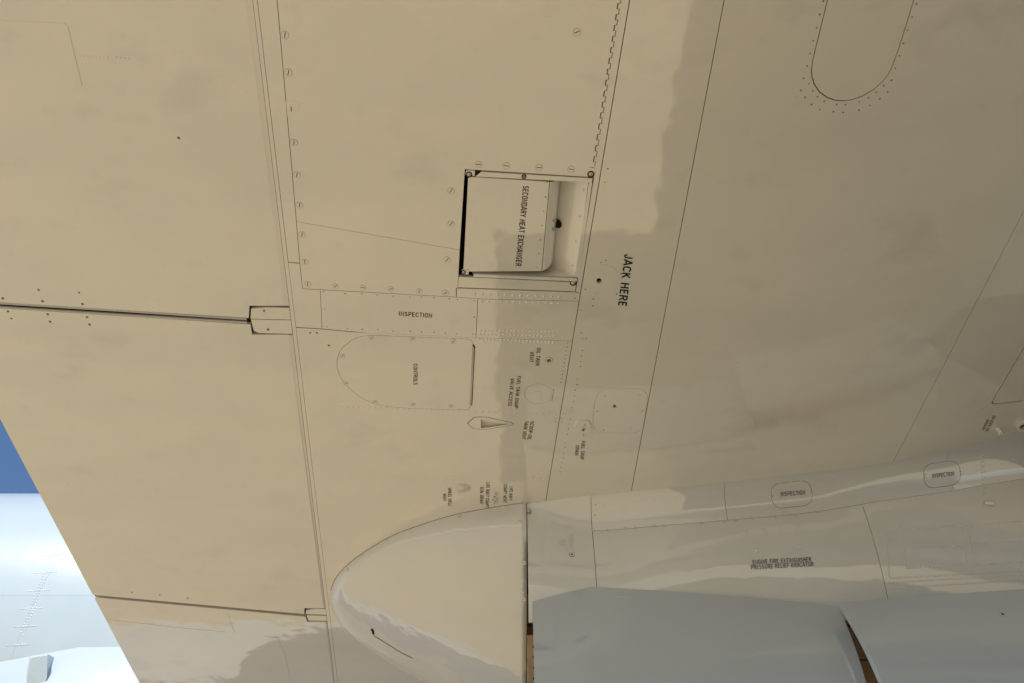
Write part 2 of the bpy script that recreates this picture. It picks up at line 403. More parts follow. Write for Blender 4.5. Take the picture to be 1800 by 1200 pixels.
# main skin panels
controls = rrect([(592, 588.5), (838, 597.5), (829, 722), (588, 706)], [62, 17, 10, 66], 10)
controls = [(655, 590), (822, 596.5), (828, 598.5), (831.5, 602.5), (833, 608), (827.3, 713), (822, 719), (726, 717), (680, 713.5), (655, 708), (630, 695), (611, 678), (599, 663), (592.5, 645), (592.5, 632), (597, 617), (606, 606), (620, 597.5), (637, 591.5)]
dump = [(970.5, 683.5), (967, 703.5)] + [(946 + 24*math.cos(a), 691 + 17.5*math.sin(a)) for a in [R(x) for x in range(50, 325, 14)]]
scoop = [(822, 743), (833.5, 732.5), (841, 731.8), (856, 732.2), (880, 737.5), (898, 741.5), (902.5, 743.8), (898, 746), (880, 749.3), (856, 753.2), (838, 752.8), (832, 752)]
OB = [(817, 298), (1043, 312), (1011.5, 513.5), (804.5, 506.5)]
jack = circ(1053, 494, 4.6, 16)
W4panel = rrect([(1048, 681), (1142, 682), (1129, 761), (1040, 759)], [28, 24, 24, 24], 7)
wdrain = circ(1080.3, 713.3, 3.0, 12)
oz = [(408, 0), (350, 235), (290, 480), (262, 600), (252, 680), (258, 740), (280, 810), (330, 885), (400, 935), (470, 962), (550, 970), (640, 960), (740, 925), (850, 860), (940, 780), (1000, 700), (1040, 610), (1090, 470), (1163, 235), (1235, 0)]
oval = [(1380 + a/5.453, b/5.453) for a, b in oz]
oval = [(oval[0][0] + 68, -280)] + oval + [(oval[-1][0] + 92, -280)]
rdoor = rrect([(1741, 710), (1830, 700), (1900, 530), (1815, 584)], [10, 12, 12, 12], 6)
PW = lambda pts, holes=(), gap=0.0014, **k: panel('skin_panel', pts, holes, gap, **k)
PW([(A2(-600), -600), (435, -600), (487, 0), (521, 390), (527, 463), (A2(461), 461)])
PW([(A2(461), 462), (527, 464), (532, 508), (563, 510), (566, 579), (A2(576), 576)], gap=[.001, .0014, .0014, .0012, .003, .001])
PW([(435, -600), (1180, -600), (1041, 296), (1043, 312), (817, 298), (808, 440), (521, 390), (487, 0)], gap=[.001, .0, .0, .0, .0, .001, .0016, .0016])
PW([(521, 390), (808, 440), (804.5, 507), (802, 507), (802, 523), (532, 508), (527, 463)], gap=[.001, .0, .002, .002, .0016, .0014, .0014])
PW([(563, 510), (802, 523), (840, 526), (836.5, 594), (632, 585), (566, 579)], gap=[.0012, .0012, .0014, .0003, .003, .0012])
PW([(840, 526), (C(530), 530), (C(600), 600), (836.5, 594)], gap=[.0013, .0019, .0013, .0014], dz=-0.0004)
PW([(802, 507), (1012, 514), (C(517), 517), (C(530), 530), (840, 526), (802, 523)], gap=[.0022, .001, .0019, .0013, .0012, .002])
PW([(A2(576), 576), (566, 579), (632, 585), (836.5, 594), (C(600), 600), (C(905), 905), (905, 930), (905, 1500), (A2(1500), 1500)],
   [(controls, .0011), (dump, .0008), (scoop, .0030), (circ(965, 632, 3.4, 14), 0)], gap=[.003, .003, .0003, .0014, .0019, 0, 0, 0, .001])
PW([(1181, -600), (C(-600), -600), (C(517), 517), (1012, 513), (1044, 312), (1042, 296)], gap=[0, .0022, .001, .0005, .0005, .0014])
PW(ps(C, -600) + ps(B, -600, 960) + ps(C, 960), [(W4panel, .0007), (jack, 0)], gap=[0, .0019, 0, .0019])
PW(ps(B, -600) + ps(D, -600, 960) + ps(B, 960), [(oval, .0022)], gap=[0, .0018, 0, .0019])
PW(ps(D, -600) + [(3190, -600), (2027, 960)] + ps(D, 960), [(rdoor, .004)], gap=[0, 0, 0, .0018])
panel('access_door', controls, gap=.0011)
panel('access_door', dump, gap=.0008)
panel('access_door', W4panel, [(wdrain, 0)], gap=.0007)
panel('access_door', oval, gap=.0022)
panel('access_door', rdoor, gap=.004)

# piano hinge along the heat exchanger bay door
HN = lambda v: 1088 - 0.1554*v
mbk = MB()
v = -560.0; i = 0; knuck = None
while v < 292:
    dv = 9.6
    a, b = (0.6, 5.6) if i % 2 else (-3.0, 2.2)
    pts = [(HN(v)+a, v+.5), (HN(v)+b, v+.5), (HN(v+dv)+b, v+dv-.5), (HN(v+dv)+a, v+dv-.5)]
    if v > -60: slab('hinge_knuckle', W(pts), [], Z0-0.0012, .006, M_PAINT, wing)
    v += dv; i += 1
strip_px('hinge_gap', [(HN(-60)+1, -60), (HN(292)+1, 292)], 0.007, -0.0002, 0.001, M_DOT, wing)
# slit lines drawn as narrow recessed strips beside hinge
strip_px('hinge_leaf', [(832.2, 610), (827, 709)], 0.0062, -0.0016, 0.004, M_METAL, wing)
strip_px('hinge_pin', [(834.5, 608), (829.3, 711)], 0.0026, -0.0010, 0.003, M_DARK, wing)
strip_px('hinge_end', [(831.5, 604.5), (834, 609)], 0.004, -0.0018, 0.002, M_DARK, wing)
strip_px('hinge_leaf', [(971.6, 684), (968.6, 702)], 0.0042, -0.0012, 0.003, M_PAINT, wing)
strip_px('hinge_pin', [(973.0, 683), (970, 703)], 0.0014, -0.0006, 0.002, M_DARK, wing)
# latch on the round valve door
panel('latch', rrect([(939, 686.5), (951.5, 687), (951, 695.5), (938.5, 695)], 2), gap=0, dz=-.0016, th=.0018)
panel('latch_bar', [(925, 688.5), (938, 689), (938, 693.5), (925, 693)], gap=0, dz=-.0008, th=.0009)

# ---- heat exchanger outlet
hx = MB(); 
dark_box = [wp(*p) for p in OB]
mbx = MB(); up = .16
q = [Vector((p.x, p.y, Z0 + .0125)) for p in dark_box]; q2 = [Vector((p.x, p.y, Z0 + up)) for p in dark_box]
mesh_obj('outlet_well', q + q2, [(0, 1, 5, 4), (1, 2, 6, 5), (2, 3, 7, 6), (3, 0, 4, 7), (4, 5, 6, 7)], M_DARK, wing)
panel('outlet_door', [(823, 311.2), (966, 320.2), (952, 477), (814.5, 478)], gap=[0, .0010, 0, 0])
mb = MB(); n = 12; rowsx = []
for p0, p1 in (((966.6, 320.2), (988, 321)), ((952.6, 477), (974.5, 471))):
    a = wp(*p0); dirx = (wp(*p1) - a); r_ = []
    for kk in range(n+1):
        t = R(88)*kk/n
        r_.append(a + dirx*math.sin(t) + Vector((0, 0, 0.062*(1-math.cos(t)))))
    rowsx.append(r_)
mb.v = [tuple(p) for p in rowsx[0] + rowsx[1]]
for kk in range(n): mb.f.append([kk, n+1+kk, n+2+kk, kk+1]); mb.m.append(0)
mb.build('outlet_lip', M_PAINT, wing, True)
rp = [wp(1034, 321, .003), wp(1012, 485, .003), wp(958, 486, .062), wp(978, 312, .062)]
mesh_obj('outlet_ramp', rp + [p + Vector((0, 0, .004)) for p in rp], [(0, 1, 2, 3), (7, 6, 5, 4), (0, 4, 5, 1), (1, 5, 6, 2), (2, 6, 7, 3), (3, 7, 4, 0)], M_PAINT, wing)
nrm = (rp[1]-rp[0]).cross(rp[3]-rp[0]).normalized(); nrm = -nrm if nrm.z > 0 else nrm
def ramp_surf(u, v):
    d = ray(u, v); t = (rp[0]-CAM).dot(nrm)/d.dot(nrm); return CAM + d*t, nrm
mb = MB(); P, n_ = ramp_surf(981.5, 393); disc_mb(mb, P, n_, .0125, .003, .0006, 20, 0); mb.build('drain_hole', M_DARK, wing)
for (u, v) in ((1026, 335), (1019, 381), (1012, 425), (1006.5, 467)): screw(u, v, ramp_surf, .0042, random.uniform(0, 3), wing)
wl = [wp(830, 481.5), wp(1013, 487.5)]
mesh_obj('outlet_side', [wl[0], wl[1], wl[1] + Vector((0, 0, .075)), wl[0] + Vector((0, 0, .075))], [(0, 1, 2, 3)], M_PAINT, wing)
panel('outlet_rail', [(846, 302), (1041.5, 313.5), (1040, 320.5), (836, 310)], gap=0, dz=-.003, th=.01)
panel('outlet_rail', [(833, 481.5), (1014.5, 489), (1013.5, 494), (832, 486)], gap=0, dz=-.004, th=.01)
panel('outlet_plate', [(806.5, 487), (1013, 497), (1011, 512.5), (805, 505.5)], gap=0, dz=-.0005)
panel('outlet_trim', [(1035, 321), (1041, 321), (1016.8, 488), (1010.5, 487)], gap=0, dz=-.0015, th=.006)
panel('bracket', rrect([(818.5, 299.5), (835, 300), (834.5, 309), (818, 308)], [5, 2, 2, 2]), gap=0, dz=-.0025, th=.008)
panel('bracket', rrect([(1033.5, 294.5), (1045.5, 295.5), (1043.5, 310.5), (1032, 309.5)], [2, 4, 2, 2]), gap=0, dz=-.0025, th=.0019)
panel('bracket', [(812, 474.5), (824, 475), (823.5, 482.5), (811.5, 481.5)], gap=0, dz=-.002, th=.006)
for (u, v, r_, mm) in ((824.5, 306.5, .0055, M_METAL), (1038.5, 306, .006, M_METAL), (1007.5, 497, .006, M_METAL), (815, 478, .004, M_METAL)):
    mb = MB(); disc_mb(mb, wp(u, v), Vector((0, 0, -1)), r_*1.5, .0026, .0003, 16, 1); disc_mb(mb, wp(u, v), Vector((0, 0, -1)), r_, .0029, .003, 12, 0, True)
    mb.build('bolt', [mm, M_DARK], wing)
panel('slot', [(1003, 492.5), (1013, 493), (1012, 501.5), (1003, 500.5)], gap=0, dz=-.0008, th=.0002, m=M_DARK)
panel('slot', [(836, 300.5), (846, 301), (844, 308.5), (837, 308)], gap=0, dz=-.0008, th=.0002, m=M_DARK)
mb = MB(); disc_mb(mb, wp(921, 310), Vector((0, 0, -1)), .0062, .0030, .0004, 18, 1); ring_mb(mb, wp(921, 310), Vector((0, 0, -1)), .0018, .0034, .0042, 14, 0)
mb.build('latch_button', [M_METAL, M_DARK], wing)
for u, v in ((976, 388.5), (974.3, 403.5)):
    P = wp(u, v, .012); mb = MB(); nn = Vector((.55, 0, -.83)).normalized()
    disc_mb(mb, P - nn*.001, nn, .0048, 0, .0012, 14, 1); disc_mb(mb, P, nn, .0036, .0002, .002, 12, 0, True); mb.build('bolt', [M_METAL, M_DOT], wing, True)

# ---- scoop, vents, drains
sp = W(scoop); cx = sum(p[0] for p in sp)/len(sp); cy = sum(p[1] for p in sp)/len(sp)
hole = W([(845.5, 735.8), (860, 736.4), (880, 740.8), (896, 743.8), (880, 746.6), (860, 749.8), (845.5, 751)])
slab('scoop_rim', offset(sp, .0010), [hole], Z0 - .0008, .008, M_PAINT, wing)
hl = [Vector((*p, Z0 - .0006)) for p in hole]; dep = [.013 if i in (0, 6) else .011 if i in (1, 5) else .006 if i in (2, 4) else .0 for i in range(7)]
hu = [p + Vector((0, 0, d_ + .0005)) for p, d_ in zip(hl, dep)]
mesh_obj('scoop_duct', hl + hu, [(i, (i+1) % 7, 7+(i+1) % 7, 7+i) for i in range(7)] + [(7, 8, 12, 13), (8, 9, 11, 12), (9, 10, 11)], M_PAINT, wing)
mb = MB(); ring_mb(mb, wp(965, 632), Vector((0, 0, -1)), .0062, .0105, .0028, 24); mb.build('vent_ring', M_PAINT, wing, False)
mb = MB(); disc_mb(mb, wp(965, 632), Vector((0, 0, -1)), .0112, .0001, .0003, 24); mb.build('vent_gasket', M_DOT, wing)
# jack pad: thin disc with a bore
slab('jack_pad', [tuple(Vector(p)) for p in circ_w(wp(1057, 491).x, wp(1057, 491).y, .046, 40)], [offset(W(jack), -.0003)], Z0 - .0012, .0011, M_PAINT, wing)
rivets('rivet_holes', [(1065, 458), (1080, 481), (1056, 471), (1056, 462), (1071, 508), (1050, 508), (1049, 516), (1084, 517), (1092, 482), (1029, 509), (1043, 526), (1042, 538)], wing_surf, wing, .0022, dark=True)
# fuel tank drain fitting
fd = rrect([(1012, 738), (1036, 737), (1040, 752), (1036, 763), (1014, 763), (1010, 752)], 7, 4)
panel('drain_plate', fd, gap=0, dz=-.006, th=.006)
for (u, v, r_, hh) in ((1026.5, 743.5, .0048, .004), (1024.5, 761, .0045, .004)):
    mb = MB(); disc_mb(mb, wp(u, v), Vector((0, 0, -1)), r_, .006, hh, 12, 0, True); mb.build('bolt', M_METAL, wing, True)
mb = MB(); ring_mb(mb, wp(1025, 751), Vector((0, 0, -1)), .0028, .0058, .004, 18, 0, .006); disc_mb(mb, wp(1025, 751), Vector((0, 0, -1)), .003, .0062, .0004, 12, 1); mb.build('drain_valve', [M_METAL, M_DARK], wing)
# wheel well vent: small half-teardrop cowl open aft
mb = MB(); nn_, ns_ = 8, 10; base = []
for i in range(nn_+1):
    s = i/nn_; u = 806 + 22*s; wdt = 7.2*math.sqrt(max(1-s**1.6, 0)) + .05; row = []
    for j in range(ns_+1):
        a = math.pi*j/ns_; P = wp(u, 856.5 - wdt*math.cos(a)); row.append(P - Vector((0, 0, .016*math.sin(a)*math.sqrt(max(1-s**1.5, 0)) + .0003)))
    base += row
mb.add(base, [(i*(ns_+1)+j, i*(ns_+1)+j+1, (i+1)*(ns_+1)+j+1, (i+1)*(ns_+1)+j) for i in range(nn_) for j in range(ns_)])
mb.build('vent_cowl', M_PAINT, wing, True)
for (u, v, r_) in ((869.5, 867.5, .0075), (866.5, 875.5, .005), (873, 876, .005), (869.5, 881, .0055)):
    mb = MB(); P = wp(u, v); ring_mb(mb, P, Vector((0, 0, -1)), r_*.5, r_, .012 if r_ > .007 else .006, 16); disc_mb(mb, P, Vector((0, 0, -1)), r_*.5, .0003, .0002, 10, 1)
    mb.build('vent_tube', [M_PAINT, M_DARK], wing)
# de-icer drain stub and ring near the nacelle
def tube(name, P, d, r_, L, m, parent, bore=.55):
    x, y, z = frame(d); mb = MB(); seg = 16
    rr = [(r_, -.004), (r_, L), (r_*bore, L), (r_*bore, L*.2)]
    for q_, h_ in rr: mb.v += [tuple(P + z*h_ + (x*math.cos(2*math.pi*i/seg) + y*math.sin(2*math.pi*i/seg))*q_) for i in range(seg)]
    for kk in range(3):
        for i in range(seg): mb.f.append([kk*seg+i, kk*seg+(i+1) % seg, (kk+1)*seg+(i+1) % seg, (kk+1)*seg+i]); mb.m.append(0)
    mb.f.append(list(range(3*seg, 4*seg))); mb.m.append(1)
    return mb.build(name, [m, M_DARK], parent, False)
tube('drain_stub', wp(1753, 753), Vector((.15, .2, -1)), .0075, .025, M_PAINT, wing, .5)
tube('drain_ring', wp(1795, 744), Vector((0, 0, -1)), .021, .016, M_PAINT, wing, .6)

# ---- screws and rivets on the wing
for (u, v) in ((501, 62), (507, 128), (512, 192), (517, 251), (522, 308), (526.5, 361), (531, 413), (536, 461), (541, 500)): screw(u, v, ang=R(75 + random.uniform(-12, 12)))
for (u, v) in ((590, 503.5), (638, 506), (687, 508.5), (737, 512)): screw(u, v, r=.0075, ang=random.uniform(0, 3))
screw(783, 515.5, r=.009, ang=.7)
for (u, v) in ((841, 289.5), (890, 292), (948, 295), (1004, 298)): screw(u, v, ang=random.uniform(-.2, .2))
for (u, v) in ((793, 336), (793, 394), (786, 457)): screw(u, v, ang=.9)
screw(1014, 57, r=.008, ang=.4)
for (u, v) in ((653, 595), (725, 596.5), (797, 600), (601.5, 625), (607.5, 673), (659, 705.5), (726, 710), (793, 713)): screw(u, v, r=.0072, ang=random.uniform(.2, 1))
panel('hatch_square', [(502.5, 178), (522, 178), (524, 181), (525.5, 203), (505, 203.5)], gap=0, dz=-.0004, th=.0003)
RV = lambda name, pts, **k: rivets(name, pts, wing_surf, wing, **k)
RV('rivets', line((834, 517), (982.5, 523), 12) + line((847.5, 530), (981.7, 534), 13), r=.0046, h=.003)
RV('rivets', line((845, 581), (973, 584), 20) + line((844, 588), (973, 592), 20) + line((842, 596.5), (972.5, 602), 21), r=.0040, h=.003)
RV('rivets', line((835, 722), (988, 727), 14) + line((600, 713), (826, 721), 24), r=.0036, h=.0018, jit=.4)
RV('rivets', line((640, 587), (832, 597), 15) + line((575, 590), (640, 594), 5), r=.0028, h=.0008, jit=.4)
RV('rivets', line((780, 835), (930, 844), 22) + line((580, 834), (770, 837), 22) + line((782, 841), (870, 846), 12), r=.0026, h=.0007, jit=.8)
RV('rivets', line((935, 838), (950, 839), 4) + line((937, 842), (955, 842), 4), r=.005, h=.0025)
RV('rivets', line((140, 99), (188, 101), 8) + line((203, 101), (226, 103), 4), r=.003, h=.0012, jit=.6)
RV('rivets', line((20, 532), (430, 557), 18) + line((22, 546), (425, 573), 18), r=.0026, h=.0009, jit=.8)
RV('rivets', line((215, 1043), (525, 1072), 14) + line((200, 1057), (520, 1085), 14), r=.0026, h=.0009, jit=.8)
RV('rivets', [(468 + i*5.5 + j*1.7, 1122 + j*5.2) for i in range(5) for j in range(9)], r=.0019, h=.001)
RV('rivets', [(420 + i*5 + j*2.0, 1154 + j*5) for i in range(4) for j in range(7)], r=.0019, h=.001)
RV('rivets', [(505 + random.uniform(0, 26), 160 + random.uniform(0, 62)) for i in range(14)], r=.0018, h=.0006)
RV('rivets', [(604 + random.uniform(-14, 30), 1112 + random.uniform(-6, 10)) for i in range(16)], r=.003, h=.0015)
holes_px = [(68, 510), (139, 515), (5, 525), (75, 530), (145, 535), (14, 548), (84, 553), (153, 558), (20, 560.5), (88, 566), (157.5, 571), (314, 243), (232, 1040), (281, 1045), (330, 1050), (578, 606), (545, 585.5), (557, 585.5), (464, 547), (471, 580)]
RV('rivet_holes', holes_px, r=.0036, dark=True)
dots = [(607, 517), (636, 517), (663, 519), (691, 521), (720, 523), (741, 523), (763, 524), (790, 525.5), (804, 527), (834, 529), (833, 558), (611, 578), (637, 579), (664, 580), (691, 582), (721, 583), (741, 584), (763, 585), (783, 586), (802, 587), (831, 588), (569, 513), (571, 543), (575, 575)]
dots += [(1010, 525), (1009, 537), (1007, 547), (1006, 555), (1004.5, 563), (1003, 571), (1002, 579), (1001, 586), (999, 595)] + line((998, 602), (986, 671), 11) + [(977, 735), (976, 740), (987, 735), (987, 740), (990, 726)]
dots += [(1030, 596), (1024, 615), (1022, 625), (1021, 634), (1020, 643), (1015, 665), (1014, 675), (1011, 685), (1010, 695), (1008, 705), (1006, 715), (1002, 735), (1001, 744), (999, 753), (997, 762), (994, 777), (993, 785), (991, 796), (990, 804), (988, 812), (986, 820), (985, 828)]
dots += [(1063.5, 695), (1125, 693), (1050, 722), (1129, 721), (1061, 755), (1108, 753), (1021, 546), (1022, 585), (1024, 596), (1068, 297), (1063, 321)]
dots += [(961.5, 320), (959, 347), (956, 372), (953, 397), (950, 422), (947, 446), (944, 470)]
RV('rivet_holes', dots, r=.0019, dark=True, jit=.3)
od = [(366, 14), (334, 142), (302, 270), (270, 394), (241, 516), (211, 636), (180, 754), (228, 805), (264, 876), (310, 930), (375, 973), (493, 1004), (579, 1006), (712, 979), (798, 940), (874, 887), (946, 824), (1020, 773), (1058, 657), (1096, 538), (1135, 418), (1176, 294), (1217, 168), (1259, 40), (153, 868), (192, 936), (254, 1004), (333, 1052), (463, 1073), (556, 1081), (707, 1060), (812, 1013), (908, 950), (984, 885), (400, -120), (435, -250), (1300, -90), (1340, -220)]
RV('rivet_holes', [(1380 + a/5.453, b/5.453) for a, b in od], r=.0021, dark=True)
RV('rivet_holes', [(1752, 703), (1793, 629), (1772, 667), (1727, 717)], r=.002, dark=True)

# ---- lettering on the wing
T = lambda s, a, b, c, **k: text_px(s, a, b, c, wing_surf, wing, **k)
T('SECONDARY HEAT EXCHANGER', (919.5, 327), (906, 468), (10, .8), bold=.09)
T('JACK HERE', (1098, 447), (1086.5, 538), (14.5, 1.5), bold=.092)
T('INSPECTION', (701, 555.5), (759.5, 559), (.4, -7.5))
T('CONTROLS', (726.8, 638), (726.8, 675), (7.2, .3))
T('OIL TANK', (944, 610), (941, 641.8), (6.8, .5)); T('VENT', (932, 617), (930.6, 635), (6.6, .5))
T('FUEL TANK DUMP', (909.3, 659.6), (904, 715.8), (6.4, .6)); T('VALVE ACCESS', (898, 663.6), (893, 712), (6.2, .6))
T('SCOOP-OIL', (932.3, 739), (927.2, 771.6), (6.6, .6)); T('TANK VENT', (922.5, 738.8), (917.4, 770.6), (6.3, .6))
T('FUEL TANK', (1022.5, 773.5), (1019.8, 806), (6.3, .6)); T('DRAIN', (1012.2, 781.5), (1010.4, 799), (6.0, .6))
T('LIFE RAFT', (896, 854), (894.6, 878.4), (5.4, .4)); T('COMPT VENT', (885.5, 850), (884.6, 882), (6.0, .4))
T('LIFE RAFT COMPT', (854.7, 846.5), (853.2, 891), (6, .4)); T('SEAL DRAIN', (844.2, 854), (843.8, 884), (6, .4))
T('WHEEL WELL', (787.4, 856), (788, 888), (6, .4)); T('VENT', (778.6, 866), (778.6, 879), (5.8, .4))
T('DE-ICER OIL', (1746, 728.5), (1731.8, 757), (4.2, 2.1)); T('DRAIN', (1734.5, 735.5), (1726, 753), (4.0, 2.0))

# ------------------------------------------------------------------ nacelle
nac = empty('nacelle', (0, 0, 0), plane); nac['label'] = 'pale grey engine nacelle side blending into the wing underside'
def interp(x, xs, ysv):
    for i in range(len(xs)-1):
        if x <= xs[i+1]:
            x0, x1 = xs[i], xs[i+1]; h = x1-x0; t = min(max((x-x0)/h, 0), 1)
            def sl(j):
                if j == 0: return (ysv[1]-ysv[0])/(xs[1]-xs[0])
                if j == len(xs)-1: return (ysv[-1]-ysv[-2])/(xs[-1]-xs[-2])
                return (ysv[j+1]-ysv[j-1])/(xs[j+1]-xs[j-1])
            a, b = sl(i)*h, sl(i+1)*h
            return (2*t**3-3*t**2+1)*ysv[i] + (t**3-2*t**2+t)*a + (-2*t**3+3*t**2)*ysv[i+1] + (t**3-t**2)*b
    return ysv[-1]
JP = [wp(*p) for p in ((925, 885), (1047, 868), (1170, 857), (1290, 844), (1430, 828), (1570, 810), (1700, 780), (1800, 756), (1920, 726), (2060, 690))]
def J(x): return Vector((x, interp(x, [p.x for p in JP], [p.y for p in JP]), Z0 + curv(x) + .0005))
SP = []
for p in ((925, 930), (1038, 932), (1170, 922), (1290, 912), (1420, 900), (1540, 881), (1680, 860), (1800, 840), (1920, 820), (2060, 796)):
    x = 1.0
    for _ in range(12): d = ray(*p); t = (Z0 - .095 + .9*curv(x) - CAM.z)/d.z; x = d.x*t
    SP.append(CAM + d*t)
def S(x): return Vector((x, interp(x, [p.x for p in SP], [p.y for p in SP]), Z0 - .095 + .9*curv(x)))
def H(x): return Vector((x, 2.13 - .03*max(x-.7, 0) - .02*max(x-.7, 0)**2, Z0 - .385))
def nacp(x, t):
    j, s, h = J(x), S(x), H(x)
    ctl = Vector((x, s.y - .012 - .1*(s.y-j.y), j.z - .012))
    if t <= 1: return j*(1-t)**2 + ctl*2*t*(1-t) + s*t*t
    t -= 1
    c2 = s.lerp(h, .5) + Vector((0, -.035, -.01))
    return s*(1-t)**2 + c2*2*t*(1-t) + h*t*t
NV, NF = [], []
def nac_panel(x0, x1, t0, t1, name='skin_panel', lift=0.0, nx=None, gx=.001, gt=.004):
    nx = nx or max(4, int((x1-x0)/.06)); ntt = 12; mb = MB(); g_ = []
    for i in range(nx+1):
        row = []
        for j in range(ntt+1):
            t = t0 + gt + (t1-t0-2*gt)*j/ntt
            fa = x0(t) if callable(x0) else x0; fb = x1(t) if callable(x1) else x1
            x = fa + gx + (fb-fa-2*gx)*i/nx
            P = nacp(x, t)
            e1 = nacp(x+.01, t)-P; e2 = nacp(x, t+.01 if t < 1.99 else t-.01)-P
            n = e1.cross(e2); n = n.normalized(); n = -n if n.y > 0 else n
            row.append((P + n*lift, P + n*(lift-.008)))
        g_.append(row)
    kk = ntt+1
    vs = [a for r_ in g_ for a, b in r_] + [b for r_ in g_ for a, b in r_]; o = len(vs)//2
    fs = []
    for i in range(nx):
        for j in range(ntt): fs += [(i*kk+j, (i+1)*kk+j, (i+1)*kk+j+1, i*kk+j+1), (o+i*kk+j, o+i*kk+j+1, o+(i+1)*kk+j+1, o+(i+1)*kk+j)]
    top = [i*kk for i in range(nx+1)] + [nx*kk+j for j in range(1, kk)] + [i*kk+ntt for i in range(nx-1, -1, -1)] + [j for j in range(ntt-1, 0, -1)]
    m_ = len(top)
    sv_ = len(vs); vs = vs + [vs[i] for i in top] + [vs[i+o] for i in top]
    fs += [(sv_+i, sv_+m_+i, sv_+m_+(i+1) % m_, sv_+(i+1) % m_) for i in range(m_)]
    ob = mesh_obj(name, vs, fs, M_NAC, nac)
    for p in ob.data.polygons[:2*nx*ntt]: p.use_smooth = True
    b = len(NV); NV.extend(vs[:o]); NF.extend([tuple(b+i for i in f) for f in fs[:2*nx*ntt:2]])
    return ob
XE = 2.05
nac_panel(.0495, .262, 0, 2, gt=.0)
for a, b in ((.262, .70), (.70, 1.47), (1.47, XE)): nac_panel(a, b, 0, 1.0, gx=.0006, gt=.0015)
nac_panel(.262, 1.145, 1.0, 2, gt=.0015, gx=.0007, lift=-.0015)
nac_panel(1.145, XE, 1.0, 2, gt=.0015, gx=.0007, lift=-.0005)
# dark liner behind the seams
vs, fs = [], []
for i in range(31):
    for j in range(11):
        x = .056 + (XE-.06)*i/30; P = nacp(x, 1.72*j/10); vs.append(P + Vector((0, .016, .01 if j < 3 else 0)))
for i in range(30):
    for j in range(10): fs.append((i*11+j, (i+1)*11+j, (i+1)*11+j+1, i*11+j+1))
mesh_obj('liner', vs, fs, M_DARK, nac)
NV = [tuple(nacp(.05 + (XE-.05)*i/160, 2*j/60)) for i in range(161) for j in range(61)]
NF = [(i*61+j, (i+1)*61+j, (i+1)*61+j+1, i*61+j+1) for i in range(160) for j in range(60)]
BV = BVHTree.FromPolygons(NV, NF)
def nac_surf(u, v):
    d = ray(u, v).normalized(); h, n, i, dist = BV.ray_cast(CAM, d)
    if h is None:
        h, n, i, dist = BV.find_nearest(CAM + d*2.6)
    return h, (n if n.dot(d) < 0 else -n)
def nac_patch(name, px, off, m, parent, inset=None):
    """thin plate draped on the nacelle"""
    cu = sum(p[0] for p in px)/len(px); cv = sum(p[1] for p in px)/len(px); k = len(px); vs = []; fs = []
    rings = [1.0, .975, .9, .8, .7, .6, .5, .4, .3, .2, .1]
    for q in rings:
        for u, v in px:
            P, n = nac_surf(cu + (u-cu)*q, cv + (v-cv)*q); vs.append(P + n*(off if q < 1 else off*.1))
    P, n = nac_surf(cu, cv); vs.append(P + n*off)
    for r_ in range(len(rings)-1):
        for i in range(k): fs.append((r_*k+i, r_*k+(i+1) % k, (r_+1)*k+(i+1) % k, (r_+1)*k+i))
    b = (len(rings)-1)*k
    for i in range(k): fs.append((b+i, b+(i+1) % k, len(vs)-1))
    return mesh_obj(name, vs, fs, m, parent)
for c in ([(1354, 850), (1424, 842), (1430, 886), (1359, 894)], [(1622, 816), (1686, 807), (1690, 849), (1626, 859)]):
    big = rrect(c, 20, 6); cu = sum(p[0] for p in big)/len(big); cv = sum(p[1] for p in big)/len(big)
    nac_patch('cover_gasket', [(cu + (u-cu)*1.014, cv + (v-cv)*1.02) for u, v in big], .0008, M_DOT, nac)
    nac_patch('inspection_cover', big, .0018, M_NAC, nac)
NSf = nac_surf
rivets('rivet_holes', [(1357.5, 871), (1426, 863), (1626, 833), (1687, 828), (1625, 838), (1688, 833)], lambda u, v: (NSf(u, v)[0] + NSf(u, v)[1]*.002, NSf(u, v)[1]), nac, .002, dark=True)
NT = lambda s, a, b, c, **k: text_px(s, a, b, c, nac_surf, nac, .068, **k)
NT('ENGINE FIRE EXTINGUISHER', (1323, 990.7), (1426, 985.6), (-.4, -7.4)); NT('PRESSURE RELIEF INDICATOR', (1320.3, 999.8), (1430.3, 994), (-.4, -7.6))
NT('INSPECTION', (1371.8, 871.6), (1415, 868.2), (-.4, -7.8), off=.0032); NT('INSPECTION', (1638.4, 839.5), (1676.8, 835.2), (-.5, -7.4), off=.0032)
NR = lambda pts, **k: rivets('rivets', pts, nac_surf, nac, m=M_NAC, **k)
NR(line((1588, 930), (1800, 915), 34) + line((1602, 963), (1800, 951), 30) + line((1593, 997), (1800, 987), 32), r=.0036, h=.0026)
NR(line((1565, 1015), (1800, 1002), 46) + line((1563, 1023), (1800, 1009), 46) + line((1565, 1033), (1800, 1018), 46), r=.0032, h=.0019)
NR(line((1554, 920), (1563, 1010), 22) + line((1582, 921), (1592, 990), 16) + line((1690, 930), (1700, 995), 12) + line((1700, 920), (1712, 990), 12) + line((1707, 921), (1715, 975), 10), r=.0034, h=.0019)
NR(line((1723, 798), (1728, 868), 12) + line((1727, 800), (1732, 866), 8), r=.0036, h=.0026)
NR(line((1480, 893), (1780, 848), 26) + line((1060, 888), (1700, 806), 36), r=.003, h=.0016, jit=.5)
NR(line((1330, 966), (1405, 960), 2) + line((1312, 935), (1400, 925), 4), r=.006, h=.002)
rivets('rivet_holes', [(1047, 886), (1046, 904)], nac_surf, nac, .002, dark=True)
